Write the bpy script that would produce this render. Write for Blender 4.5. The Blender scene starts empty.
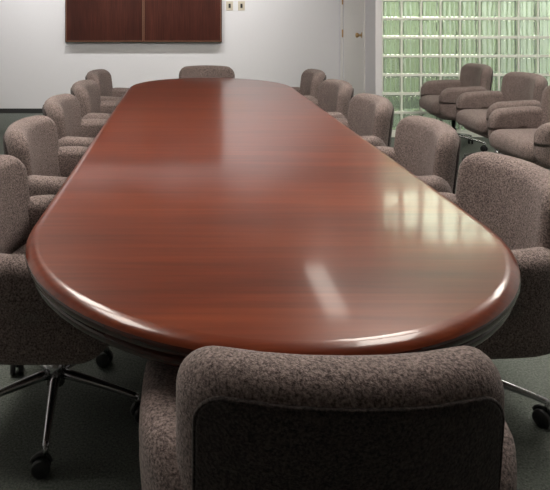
import bpy, bmesh, math, random
from mathutils import Vector, Matrix
random.seed(4)
scene=bpy.context.scene
scene.view_settings.view_transform='Standard'
scene.view_settings.look='None'
scene.view_settings.exposure=0.0
COL=scene.collection

# ---------------------------------------------------------------- materials
def new_mat(name):
    m=bpy.data.materials.new(name); m.use_nodes=True
    nt=m.node_tree; b=nt.nodes['Principled BSDF']
    return m,nt,b
def plain(name,col,rough=.5,metal=0,**kw):
    m,nt,b=new_mat(name)
    b.inputs['Base Color'].default_value=(*col,1)
    b.inputs['Roughness'].default_value=rough
    b.inputs['Metallic'].default_value=metal
    for k,v in kw.items(): b.inputs[k].default_value=v
    return m
def N(nt,t,**kw):
    n=nt.nodes.new(t)
    for k,v in kw.items():
        if k in n.inputs: n.inputs[k].default_value=v
        else: setattr(n,k,v)
    return n
def ramp(nt,stops):
    r=nt.nodes.new('ShaderNodeValToRGB')
    e=r.color_ramp.elements
    e[0].position,e[0].color=stops[0][0],(*stops[0][1],1)
    e[1].position,e[1].color=stops[-1][0],(*stops[-1][1],1)
    for p,c in stops[1:-1]:
        x=e.new(p); x.color=(*c,1)
    return r

def fabric(name,dark,light,scale=150):
    m,nt,b=new_mat(name); L=nt.links
    tc=N(nt,'ShaderNodeTexCoord')
    n1=N(nt,'ShaderNodeTexNoise',Scale=scale,Detail=3,Roughness=.7)
    n2=N(nt,'ShaderNodeTexNoise',Scale=9,Detail=2)
    L.new(tc.outputs['Object'],n1.inputs['Vector']); L.new(tc.outputs['Object'],n2.inputs['Vector'])
    mid=tuple((a+c)/2.1 for a,c in zip(dark,light))
    r=ramp(nt,[(.34,dark),(.5,mid),(.66,light)])
    L.new(n1.outputs['Fac'],r.inputs['Fac'])
    mx=N(nt,'ShaderNodeMixRGB',blend_type='MULTIPLY'); mx.inputs['Fac'].default_value=.35
    L.new(r.outputs['Color'],mx.inputs['Color1']); 
    r2=ramp(nt,[(.3,(.8,.8,.8)),(.7,(1.1,1.1,1.1))]); L.new(n2.outputs['Fac'],r2.inputs['Fac'])
    L.new(r2.outputs['Color'],mx.inputs['Color2'])
    L.new(mx.outputs['Color'],b.inputs['Base Color'])
    bp=N(nt,'ShaderNodeBump',Strength=.7,Distance=.005)
    L.new(n1.outputs['Fac'],bp.inputs['Height']); L.new(bp.outputs['Normal'],b.inputs['Normal'])
    b.inputs['Roughness'].default_value=.95
    b.inputs['Specular IOR Level'].default_value=.15
    b.inputs['Sheen Weight'].default_value=.10
    return m
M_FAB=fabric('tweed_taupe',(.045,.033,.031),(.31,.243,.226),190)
M_FAB_SHADED=fabric('tweed_back_panel_shaded',(.010,.008,.008),(.070,.054,.051),190)  # same tweed darkened: shade on the chair backs put into the colour

def wood(name,c1,c2,c3,rough,across=True,panel=.9,coat=.5,coatr=.1,span=(.25,.52,.8)):
    m,nt,b=new_mat(name); L=nt.links
    tc=N(nt,'ShaderNodeTexCoord')
    mp=N(nt,'ShaderNodeMapping'); mp.inputs['Scale'].default_value=(1.6,34,34) if across else (46,46,2.0)
    L.new(tc.outputs['Object'],mp.inputs['Vector'])
    n=N(nt,'ShaderNodeTexNoise',Scale=1.5,Detail=4,Roughness=.55,Distortion=.2)
    L.new(mp.outputs['Vector'],n.inputs['Vector'])
    mp2=N(nt,'ShaderNodeMapping'); mp2.inputs['Scale'].default_value=(.6,3.5,3.5)if across else (5,5,.7)
    L.new(tc.outputs['Object'],mp2.inputs['Vector'])
    n2=N(nt,'ShaderNodeTexNoise',Scale=1.6,Detail=3,Distortion=.5)
    L.new(mp2.outputs['Vector'],n2.inputs['Vector'])
    r=ramp(nt,[(span[0],c1),(span[1],c2),(span[2],c3)])
    ad=N(nt,'ShaderNodeMath',operation='MULTIPLY_ADD'); ad.inputs[1].default_value=.5
    m2=N(nt,'ShaderNodeMath',operation='MULTIPLY'); m2.inputs[1].default_value=.5
    L.new(n2.outputs['Fac'],m2.inputs[0])
    L.new(n.outputs['Fac'],ad.inputs[0]); L.new(m2.outputs[0],ad.inputs[2])
    sp=N(nt,'ShaderNodeSeparateXYZ'); L.new(tc.outputs['Object'],sp.inputs[0])
    dv=N(nt,'ShaderNodeMath',operation='DIVIDE'); dv.inputs[1].default_value=panel
    L.new(sp.outputs['Y'],dv.inputs[0])
    fl=N(nt,'ShaderNodeMath',operation='FLOOR'); L.new(dv.outputs[0],fl.inputs[0])
    wn=N(nt,'ShaderNodeTexWhiteNoise',noise_dimensions='1D'); L.new(fl.outputs[0],wn.inputs['W'])
    m3=N(nt,'ShaderNodeMath',operation='MULTIPLY_ADD'); m3.inputs[1].default_value=.05
    L.new(wn.outputs['Value'],m3.inputs[0]); L.new(ad.outputs[0],m3.inputs[2])
    L.new(m3.outputs[0],r.inputs['Fac'])
    L.new(r.outputs['Color'],b.inputs['Base Color'])
    b.inputs['Roughness'].default_value=rough
    b.inputs['Specular IOR Level'].default_value=.28
    b.inputs['Coat Weight'].default_value=coat
    b.inputs['Coat Roughness'].default_value=coatr
    return m
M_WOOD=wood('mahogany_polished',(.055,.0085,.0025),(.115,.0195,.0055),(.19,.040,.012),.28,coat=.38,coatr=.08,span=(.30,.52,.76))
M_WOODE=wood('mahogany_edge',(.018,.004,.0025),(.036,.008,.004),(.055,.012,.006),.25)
M_WOODC=wood('mahogany_cabinet',(.022,.006,.004),(.048,.012,.008),(.08,.022,.014),.35,across=False,panel=50,coat=.15,span=(.32,.52,.72))
M_CHROME=plain('dull_chrome',(.42,.42,.43),.22,1)
M_BLACK=plain('black_plastic',(.015,.015,.016),.4)
M_BRASS=plain('brass_trim',(.55,.36,.16),.35,.8)

def wallmat(name,col):
    m,nt,b=new_mat(name); L=nt.links
    tc=N(nt,'ShaderNodeTexCoord'); n=N(nt,'ShaderNodeTexNoise',Scale=120,Detail=3)
    L.new(tc.outputs['Object'],n.inputs['Vector'])
    r=ramp(nt,[(.3,tuple(c*.97 for c in col)),(.7,col)]); L.new(n.outputs['Fac'],r.inputs['Fac'])
    L.new(r.outputs['Color'],b.inputs['Base Color'])
    bp=N(nt,'ShaderNodeBump',Strength=.08,Distance=.002); L.new(n.outputs['Fac'],bp.inputs['Height']); L.new(bp.outputs['Normal'],b.inputs['Normal'])
    b.inputs['Roughness'].default_value=.8
    return m
M_WALL=wallmat('painted_wall',(.73,.73,.75))
M_WALLB=wallmat('painted_wall_tan',(.30,.28,.25))
M_CEIL=wallmat('ceiling_tile',(.72,.71,.68))
M_WHITE=plain('white_enamel',(.78,.77,.74),.4)
M_DARKTRIM=plain('dark_vinyl_base',(.03,.03,.03),.5)
m,nt,b=new_mat('carpet_grey_green'); M_CARPET=m
tc=N(nt,'ShaderNodeTexCoord'); n=N(nt,'ShaderNodeTexNoise',Scale=140,Detail=4,Roughness=.8)
nt.links.new(tc.outputs['Object'],n.inputs['Vector'])
r=ramp(nt,[(.35,(.038,.047,.041)),(.65,(.18,.20,.176))]); nt.links.new(n.outputs['Fac'],r.inputs['Fac'])
nt.links.new(r.outputs['Color'],b.inputs['Base Color']); b.inputs['Roughness'].default_value=1
bp=N(nt,'ShaderNodeBump',Strength=.6,Distance=.005); nt.links.new(n.outputs['Fac'],bp.inputs['Height']); nt.links.new(bp.outputs['Normal'],b.inputs['Normal'])

m,nt,b=new_mat('glass_block_glass'); M_GLASS=m
b.inputs['Base Color'].default_value=(.82,.93,.78,1); b.inputs['Roughness'].default_value=.07
b.inputs['Transmission Weight'].default_value=.9; b.inputs['IOR'].default_value=1.42
tc=N(nt,'ShaderNodeTexCoord'); w=N(nt,'ShaderNodeTexWave',Scale=6,Distortion=1.5,Detail=1)
nt.links.new(tc.outputs['Object'],w.inputs['Vector'])
bp=N(nt,'ShaderNodeBump',Strength=.6,Distance=.012); nt.links.new(w.outputs['Fac'],bp.inputs['Height']); nt.links.new(bp.outputs['Normal'],b.inputs['Normal'])
M_MORTAR=plain('mortar_white',(.84,.87,.80),.7)

def emis(name,col,s):
    m,nt,b=new_mat(name)
    b.inputs['Base Color'].default_value=(.9,.9,.9,1)
    b.inputs['Emission Color'].default_value=(*col,1); b.inputs['Emission Strength'].default_value=s
    return m

# ---------------------------------------------------------------- mesh helpers
def finish(bm,name,mats,smooth=True):
    bmesh.ops.recalc_face_normals(bm,faces=bm.faces)
    me=bpy.data.meshes.new(name); bm.to_mesh(me); bm.free()
    for mt in mats: me.materials.append(mt)
    if smooth:
        for p in me.polygons: p.use_smooth=True
    return me
def obj(name,me,parent=None,loc=(0,0,0),rot=(0,0,0)):
    o=bpy.data.objects.new(name,me); COL.objects.link(o)
    o.location=loc; o.rotation_euler=rot
    if parent: o.parent=parent
    return o
def empty(name,loc=(0,0,0),rz=0):
    e=bpy.data.objects.new(name,None); COL.objects.link(e); e.location=loc; e.rotation_euler=(0,0,rz); e.empty_display_size=.1
    return e
def add_box(bm,x0,x1,y0,y1,z0,z1,bev=0,mi=0):
    r=bmesh.ops.create_cube(bm,size=1)
    vs=r['verts']
    for v in vs:
        v.co=Vector(((x0+x1)/2+v.co.x*(x1-x0),(y0+y1)/2+v.co.y*(y1-y0),(z0+z1)/2+v.co.z*(z1-z0)))
    fs=set(f for v in vs for f in v.link_faces)
    for f in fs: f.material_index=mi
    if bev>0:
        es=list(set(e for v in vs for e in v.link_edges))
        rr=bmesh.ops.bevel(bm,geom=es,offset=bev,segments=2,affect='EDGES',profile=.5)
        for f in rr['faces']: f.material_index=mi
def box(name,x0,x1,y0,y1,z0,z1,mat,bev=0,parent=None):
    bm=bmesh.new(); add_box(bm,x0,x1,y0,y1,z0,z1,bev)
    return obj(name,finish(bm,name,[mat],smooth=False),parent)

def rrect(hw,hh,r,n=8,side=6):
    r=max(min(r,hw*.999,hh*.999),1e-4); pts=[]
    cs=[(hw-r,hh-r,0),(-(hw-r),hh-r,90),(-(hw-r),-(hh-r),180),(hw-r,-(hh-r),270)]
    for i,(cx,cy,a0) in enumerate(cs):
        arc=[(cx+r*math.cos(math.radians(a0+90*k/n)),cy+r*math.sin(math.radians(a0+90*k/n))) for k in range(n+1)]
        pts+=arc
        nx=cs[(i+1)%4]; a=math.radians(nx[2]); q=(nx[0]+r*math.cos(a),nx[1]+r*math.sin(a)); p=arc[-1]
        for k in range(1,side): pts.append((p[0]+(q[0]-p[0])*k/side,p[1]+(q[1]-p[1])*k/side))
    return pts
def pad(bm,hw,hh,R,th,er,crown=.0,deform=None,mi=0,taper=0):
    def ring(inset,w,scale=1):
        return [(u*scale,v*scale,w) for u,v in rrect(hw-inset,hh-inset,max(R-inset,.006))]
    h=th/2
    half=[]
    for s in (.0,.25,.5,.75,.9): 
        half.append(ring(er,h+crown*(1-s*s)*1.0,max(s,.02)))
    for k in range(7):
        a=math.radians(90*(1-k/6))
        half.append(ring(er*(1-math.cos(a)),h-er+er*math.sin(a)))
    bot=[[(u,v,-w) for u,v,w in r] for r in reversed(half)]
    rings=half+bot
    vr=[]
    for r in rings:
        vs=[]
        for u,v,w in r:
            u*=1+taper*(v/hh)
            vs.append(bm.verts.new(deform(u,v,w) if deform else (u,v,w)))
        vr.append(vs)
    n=len(vr[0]); fs=[]
    for a,b_ in zip(vr[:-1],vr[1:]):
        for i in range(n):
            j=(i+1)%n
            fs.append(bm.faces.new((a[i],a[j],b_[j],b_[i])))
    fs.append(bm.faces.new(vr[0])); fs.append(bm.faces.new(list(reversed(vr[-1]))))
    for f in fs: f.material_index=mi
def tube(bm,pts,rads,seg=10,mi=0,closed=False,flat=1):
    P=[Vector(p) for p in pts]; n=len(P); rings=[]
    for i,p in enumerate(P):
        if closed: t=P[(i+1)%n]-P[i-1]
        else: t=P[min(i+1,n-1)]-P[max(i-1,0)]
        t.normalize(); up=Vector((0,0,1)) if abs(t.z)<.9 else Vector((0,1,0))
        s=t.cross(up).normalized(); u=s.cross(t)
        r=rads if isinstance(rads,(int,float)) else rads[i]
        rings.append([bm.verts.new(p+s*r*math.cos(2*math.pi*k/seg)+u*r*flat*math.sin(2*math.pi*k/seg)) for k in range(seg)])
    rng=range(n) if closed else range(n-1)
    for i in rng:
        a,b_=rings[i],rings[(i+1)%n]
        for k in range(seg):
            f=bm.faces.new((a[k],a[(k+1)%seg],b_[(k+1)%seg],b_[k])); f.material_index=mi
    if not closed:
        f=bm.faces.new(list(reversed(rings[0])));f.material_index=mi
        f=bm.faces.new(rings[-1]);f.material_index=mi

# ---------------------------------------------------------------- chair parts (front = +Y)
ZC=.615; HH=.205; HW=.270
def back_def(u,v,w):
    z=ZC+v-.012*(abs(u)/HW)**2*(1 if v>0 else 0)
    y=-.235-.12*(z-.45)+w+.075*(abs(u)/HW)**2.2
    return (u*(1-.02*(abs(u)/HW)**2),y,z)
bm=bmesh.new(); pad(bm,HW,HH,.078,.105,.048,crown=.006,deform=back_def)
ME_BACK=finish(bm,'backrest',[M_FAB])
bm=bmesh.new()
def back_def2(u,v,w):
    return back_def(u,v,w-.054)
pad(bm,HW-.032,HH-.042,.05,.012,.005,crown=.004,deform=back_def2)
ME_PANEL=finish(bm,'rear_panel',[M_FAB_SHADED])
bm=bmesh.new()
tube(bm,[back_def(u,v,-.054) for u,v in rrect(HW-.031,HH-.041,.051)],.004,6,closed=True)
ME_PIPE=finish(bm,'rear_piping',[M_FAB_SHADED])
def arm_mesh(sgn):
    bm=bmesh.new()
    def d(u,v,w):
        y=-.005+u; z=.480+v
        t=(u+.235)/.47
        x=.285+w*(1+.25*max(v,0)/.16)
        x-=.065*max(0,(1-t*2.6))**2
        x-=.02*max(0,(t-.6)/.4)**2
        z+=-.03*max(t-.35,0) if v>0 else 0
        return (sgn*x,y,z)
    pad(bm,.235,.155,.105,.085,.041,crown=.004,deform=d)
    return finish(bm,'arm',[M_FAB])
ME_ARML=arm_mesh(-1); ME_ARMR=arm_mesh(1)
bm=bmesh.new()
pad(bm,.252,.255,.09,.12,.05,crown=.012,deform=lambda u,v,w:(u,v+.02,.425+w-.02*max(v-.15,0)/.1+.0))
ME_SEAT=finish(bm,'seat',[M_FAB])
bm=bmesh.new()
pad(bm,.275,.23,.12,.10,.048,deform=lambda u,v,w:(u*(1+.8*min(w,0)),(v*(1+.8*min(w,0)))-.01,.355+w))
ME_SHELL=finish(bm,'seat_shell',[M_FAB])
# base
bm=bmesh.new()
tube(bm,[(0,0,.09),(0,0,.19),(0,0,.191),(0,0,.31)],[.030,.030,.018,.018],14,mi=0)
add_box(bm,-.10,.10,-.12,.12,.292,.308,.004,mi=1)
for k in range(5):
    a=math.radians(90+72*k); c,s=math.cos(a),math.sin(a)
    pts=[];rr=[]
    for t in (0,.15,.4,.7,.92,1):
        rad=.02+.27*t; pts.append((rad*c,rad*s,.125-.045*t**1.3)); rr.append(.018-.008*t)
    tube(bm,pts,rr,10,mi=0,flat=.9)
    cx,cy=.285*c,.285*s
    tube(bm,[(cx,cy,.085),(cx,cy,.05)],.008,8,mi=0)
    b2=a+.7+k
    dx,dy=math.cos(b2),math.sin(b2); px,py=-dy,dx
    wx,wy=cx+dx*.012,cy+dy*.012
    for sd in (-1,1):
        tube(bm,[(wx+px*sd*.006,wy+py*sd*.006,.027),(wx+px*sd*.009,wy+py*sd*.009,.027),(wx+px*sd*.021,wy+py*sd*.021,.027),(wx+px*sd*.024,wy+py*sd*.024,.027)],[.024,.027,.027,.022],16,mi=1)
    hp=[];
    for q in range(7):
        an=math.radians(20+140*q/6); hp.append((wx+dx*.030*math.cos(an),wy+dy*.030*math.cos(an),.027+.030*math.sin(an)))
    tube(bm,hp,.007,6,mi=1)
ME_BASE=finish(bm,'base',[M_CHROME,M_BLACK])

def chair(x,y,rot,base_rot=0):
    e=empty('conference_chair',(x,y,0),math.radians(rot))
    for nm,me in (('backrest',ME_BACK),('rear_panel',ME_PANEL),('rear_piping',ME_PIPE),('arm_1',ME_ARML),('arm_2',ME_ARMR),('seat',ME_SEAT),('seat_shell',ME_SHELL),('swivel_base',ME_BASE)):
        obj(nm,me,e,rot=(0,0,math.radians(base_rot)) if nm=='swivel_base' else (0,0,0))
    return e

chair(.253,1.182,0)            # near end
chair(.225,5.47,180)          # far end
for y,x,r,br in ((2.03,-.43,-90,-12),(2.86,-.50,-92,10),(3.66,-.51,-90,30),(4.44,-.49,-90,0),(5.24,-.51,-94,20)): chair(x,y,r,br)
for y,x,r,br in ((2.06,.92,94,8),(2.86,.94,90,25),(3.68,.93,91,0),(4.48,.92,92,14),(5.30,.92,88,5)): chair(x,y,r,br)
for y,x,r,br in ((5.90,2.66,86,0),(5.04,2.65,90,20),(4.17,2.50,93,35)): chair(x,y,r,br)

# ---------------------------------------------------------------- table
TX,R=.222,.655; YN,YF=1.072,5.44
def outline(inset,n=40):
    r=R-inset; pts=[]
    for k in range(n+1):
        a=math.pi+math.pi*k/n; pts.append((TX+r*math.cos(a),YN+R+r*math.sin(a)))
    m=12
    ya,yb=YN+R,YF-R
    for k in range(1,m): pts.append((TX+r,ya+(yb-ya)*k/m))
    for k in range(n+1):
        a=math.pi*k/n; pts.append((TX+r*math.cos(a),yb+r*math.sin(a)))
    for k in range(1,m): pts.append((TX-r,yb+(ya-yb)*k/m))
    return pts
def loft(prof,name,mats,matf):
    bm=bmesh.new(); rings=[]
    for ins,z in prof: rings.append([bm.verts.new((x,y,z)) for x,y in outline(ins)])
    n=len(rings[0])
    for i,(a,b_) in enumerate(zip(rings[:-1],rings[1:])):
        for k in range(n):
            f=bm.faces.new((a[k],a[(k+1)%n],b_[(k+1)%n],b_[k])); f.material_index=matf(i); f.smooth=True
    t=bm.faces.new(rings[0]); t.material_index=matf(-1); t2=bm.faces.new(rings[-1]); t2.material_index=matf(99)
    bmesh.ops.recalc_face_normals(bm,faces=bm.faces)
    me=bpy.data.meshes.new(name); bm.to_mesh(me); bm.free()
    for mt in mats: me.materials.append(mt)
    return me
table=empty('conference_table',(0,0,0))
prof=[(.0345,.7400),(.034,.7400),(.026,.7392),(.016,.7362),(.008,.7310),(.002,.7235),(0,.7150),(.002,.7070),(.008,.7020),(.018,.7000),
      (.0182,.6960),(.0182,.6955),(.014,.6940),(.012,.6900),(.012,.6820),(.015,.6765),(.022,.6740),(.06,.6740)]
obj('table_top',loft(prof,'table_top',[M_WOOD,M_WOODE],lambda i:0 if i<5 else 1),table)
def pedestal(yc):
    bm=bmesh.new()
    add_box(bm,TX-.18,TX+.18,yc-.05,yc+.05,.05,.674,.006)
    add_box(bm,TX-.20,TX+.20,yc-.09,yc+.09,.0,.055,.012)
    add_box(bm,TX-.20,TX+.20,yc-.08,yc+.08,.63,.673,.008)
    return finish(bm,'pedestal',[M_WOODE],False)
for i,yc in enumerate((2.1,3.25,4.4)): obj('pedestal_%d'%(i+1),pedestal(yc),table)
bm=bmesh.new(); add_box(bm,TX-.03,TX+.03,2.1,4.4,.30,.42,.006); obj('stretcher',finish(bm,'stretcher',[M_WOODE],False),table)

# ---------------------------------------------------------------- room shell
YW=7.86; XL=-2.9; XR=4.4; YB=-3.2; H=2.7; XD=2.05; YG=6.42
box('floor',XL,XR,YB,9.4,-.1,0,M_CARPET)
box('ceiling',XL,XR,YB,9.4,H,H+.1,M_CEIL)
box('wall_far',XL,XD+.07,YW,YW+.12,0,H,M_WALL)
box('wall_left',XL-.12,XL,YB,9.4,0,H,M_WALL)
box('wall_right',XR,XR+.12,YB,9.4,0,H,M_WALL)
box('wall_back',XL,XR,YB-.12,YB,0,H,M_WALLB)
box('baseboard_far',XL,XD,YW-.012,YW,0,.06,M_DARKTRIM)
box('baseboard_left',XL,XL+.012,YB,YW,0,.06,M_DARKTRIM)
DY0,DY1,DH=6.82,7.70,2.05
box('wall_return',XD,XD+.07,YG-.03,DY0,0,H,M_WALL)
box('wall_return_corner',XD,XD+.07,DY1,YW,0,H,M_WALL)
box('wall_return_header',XD,XD+.07,DY0,DY1,DH,H,M_WALL)
door=empty('door_1')
box('door_leaf',XD+.012,XD+.05,DY0+.006,DY1-.006,.008,DH-.006,M_WHITE,.002,door)
bm=bmesh.new()
tube(bm,[(XD+.012,6.90,1.06),(XD+.004,6.90,1.06),(XD+.0039,6.90,1.06),(XD-.03,6.90,1.06),(XD-.034,6.90,1.06),(XD-.05,6.90,1.06),(XD-.062,6.90,1.06),(XD-.066,6.90,1.06)],[.034,.034,.012,.012,.024,.030,.024,.006],16)
obj('door_knob',finish(bm,'door_knob',[M_BRASS]),door)
bm=bmesh.new()
for z in (.25,1.05,1.47,1.85): tube(bm,[(XD-.004,DY1-.004,z-.05),(XD-.004,DY1-.004,z+.05)],.009,8)
obj('door_hinges',finish(bm,'door_hinges',[M_BRASS]),door)
bm=bmesh.new()
add_box(bm,XD-.014,XD,DY0-.07,DY0,0,DH+.07,.003); add_box(bm,XD-.014,XD,DY1,DY1+.07,0,DH+.07,.003); add_box(bm,XD-.014,XD,DY0,DY1,DH,DH+.07,.003)
obj('trim_1',finish(bm,'trim_1',[M_WHITE],False))

cab=empty('presentation_board_cabinet')
cx0,cx1,cz0,cz1=-1.53,.505,.93,2.15; cm=(cx0+cx1)/2
box('carcass',cx0,cx1,YW-.07,YW-.001,cz0,cz1,M_WOODC,.003,cab)
box('leaf_1',cx0+.012,cm-.004,YW-.092,YW-.07,cz0+.012,cz1-.012,M_WOODC,.003,cab)
box('leaf_2',cm+.004,cx1-.012,YW-.092,YW-.07,cz0+.012,cz1-.012,M_WOODC,.003,cab)
bm=bmesh.new()
for a,b_ in ((cx0+.012,cm-.004),(cm+.004,cx1-.012)):
    y0,y1=YW-.097,YW-.092; t=.010
    add_box(bm,a,b_,y0,y1,cz0+.012,cz0+.012+t); add_box(bm,a,b_,y0,y1,cz1-.012-t,cz1-.012)
    add_box(bm,a,a+t,y0,y1,cz0+.02,cz1-.02); add_box(bm,b_-t,b_,y0,y1,cz0+.02,cz1-.02)
obj('edge_moulding',finish(bm,'edge_moulding',[plain('moulding_brown',(.17,.085,.05),.4)],False),cab)
for x in (.61,.765):
    s=empty('light_switch',(x,YW,1.405))
    bm=bmesh.new(); add_box(bm,-.045,.045,-.008,0,-.06,.06,.003)
    obj('plate',finish(bm,'plate',[plain('switch_plate',(.55,.5,.4),.4)],False),s)
    bm=bmesh.new(); add_box(bm,-.014,.014,-.016,-.007,-.028,.028,.002)
    obj('toggle',finish(bm,'toggle',[M_BLACK],False),s)

# ---------------------------------------------------------------- glass block wall
gw=empty('glass_block_wall')
bs=.20; g=.026
bm=bmesh.new(); bmm=bmesh.new()
gx0=XD+.07; cols=int((XR-gx0)/bs); rows=13; bs_x=(XR-gx0)/cols
for i in range(cols):
    for j in range(rows):
        x0=gx0+i*bs_x; z0=.0+j*bs+.06
        add_box(bm,x0+g/2,x0+bs_x-g/2,YG-.045,YG+.045,z0+g/2,z0+bs-g/2,.018)
for j in range(rows+1):
    z=.06+j*bs; add_box(bmm,gx0,XR,YG-.042,YG+.042,z-g/2,z+g/2)
for i in range(cols+1):
    x=gx0+i*bs_x; add_box(bmm,max(x-g/3,gx0),min(x+g/3,XR),YG-.038,YG+.038,.06,.06+rows*bs)
add_box(bmm,gx0,XR,YG-.05,YG+.05,0,.047); add_box(bmm,gx0,XR,YG-.05,YG+.05,.06+rows*bs+.013,H)
obj('blocks',finish(bm,'blocks',[M_GLASS],False),gw)
obj('mortar',finish(bmm,'mortar',[M_MORTAR],False),gw)
m,nt,b=new_mat('corridor_paint'); 
tc=N(nt,'ShaderNodeTexCoord'); w=N(nt,'ShaderNodeTexWave',Scale=2.2,Distortion=0,Detail=0); nt.links.new(tc.outputs['Object'],w.inputs['Vector'])
r=ramp(nt,[(.3,(.09,.14,.07)),(.7,(.70,.76,.58))]); nt.links.new(w.outputs['Fac'],r.inputs['Fac']); nt.links.new(r.outputs['Color'],b.inputs['Base Color'])
box('wall_corridor',XD+.07,XR,9.28,9.4,0,H,m)

# ---------------------------------------------------------------- lights
M_LENS=emis('fluorescent_lens',(1,.93,.84),18.5)
M_LENS2=emis('fluorescent_lens_slim',(1,.90,.80),5.5)
def troffer(x,y,w=.6,l=1.2,mat=M_LENS):
    t=empty('ceiling_light',(x,y,H))
    bm=bmesh.new()
    fw=.03
    add_box(bm,-w/2-fw,w/2+fw,-l/2-fw,-l/2,-.02,0); add_box(bm,-w/2-fw,w/2+fw,l/2,l/2+fw,-.02,0)
    add_box(bm,-w/2-fw,-w/2,-l/2,l/2,-.02,0); add_box(bm,w/2,w/2+fw,-l/2,l/2,-.02,0)
    obj('frame',finish(bm,'frame',[M_WHITE],False),t)
    bm=bmesh.new(); add_box(bm,-w/2,w/2,-l/2,l/2,-.012,-.002)
    obj('lens',finish(bm,'lens',[mat],False),t)
for x,y in ((-1.1,2.1),(-1.1,3.6),(1.35,2.1),(1.35,3.6),(3.2,4.4)): troffer(x,y)
troffer(1.30,5.5,.20,1.0,M_LENS2)
troffer(3.2,7.6,.9,1.8,emis('added_backlight_lens',(.97,1,.90),15))  # added unseen backlight to brighten the glass blocks from behind
for x in (-2.3,-1.2,-.1,.9):  # unseen spots added to brighten the far wall, clear of table reflections
    f=empty('added_wall_spot',(x,6.75,H))
    bm=bmesh.new(); tube(bm,[(0,0,-.002),(0,0,-.02),(0,0,-.0201),(0,0,-.012)],[.07,.07,.05,.045],20)
    obj('trim_ring',finish(bm,'trim_ring',[M_WHITE]),f)
    ld=bpy.data.lights.new('lamp','SPOT'); ld.energy=98; ld.spot_size=math.radians(95); ld.spot_blend=1; ld.shadow_soft_size=.05; ld.color=(1,.97,.94)
    lo=bpy.data.objects.new('lamp',ld); COL.objects.link(lo); lo.parent=f; lo.location=(0,0,-.04)
    lo.rotation_euler=Vector((0,1.15,-1.2)).to_track_quat('-Z','Y').to_euler()
wd=bpy.data.worlds.new('World'); scene.world=wd; wd.use_nodes=True
wd.node_tree.nodes['Background'].inputs[0].default_value=(.6,.65,.7,1); wd.node_tree.nodes['Background'].inputs[1].default_value=.2

# ---------------------------------------------------------------- camera (one-point view, shifted lens)
cam=bpy.data.cameras.new('camera'); co=bpy.data.objects.new('camera',cam); COL.objects.link(co)
co.location=(0,0,1.35); co.rotation_euler=(math.radians(90),0,0)
cam.sensor_fit='HORIZONTAL'; cam.sensor_width=36; cam.lens=36*600/550
cam.shift_x=(275-183)/550; cam.shift_y=-(245-10)/550
cam.clip_start=.05
scene.camera=co
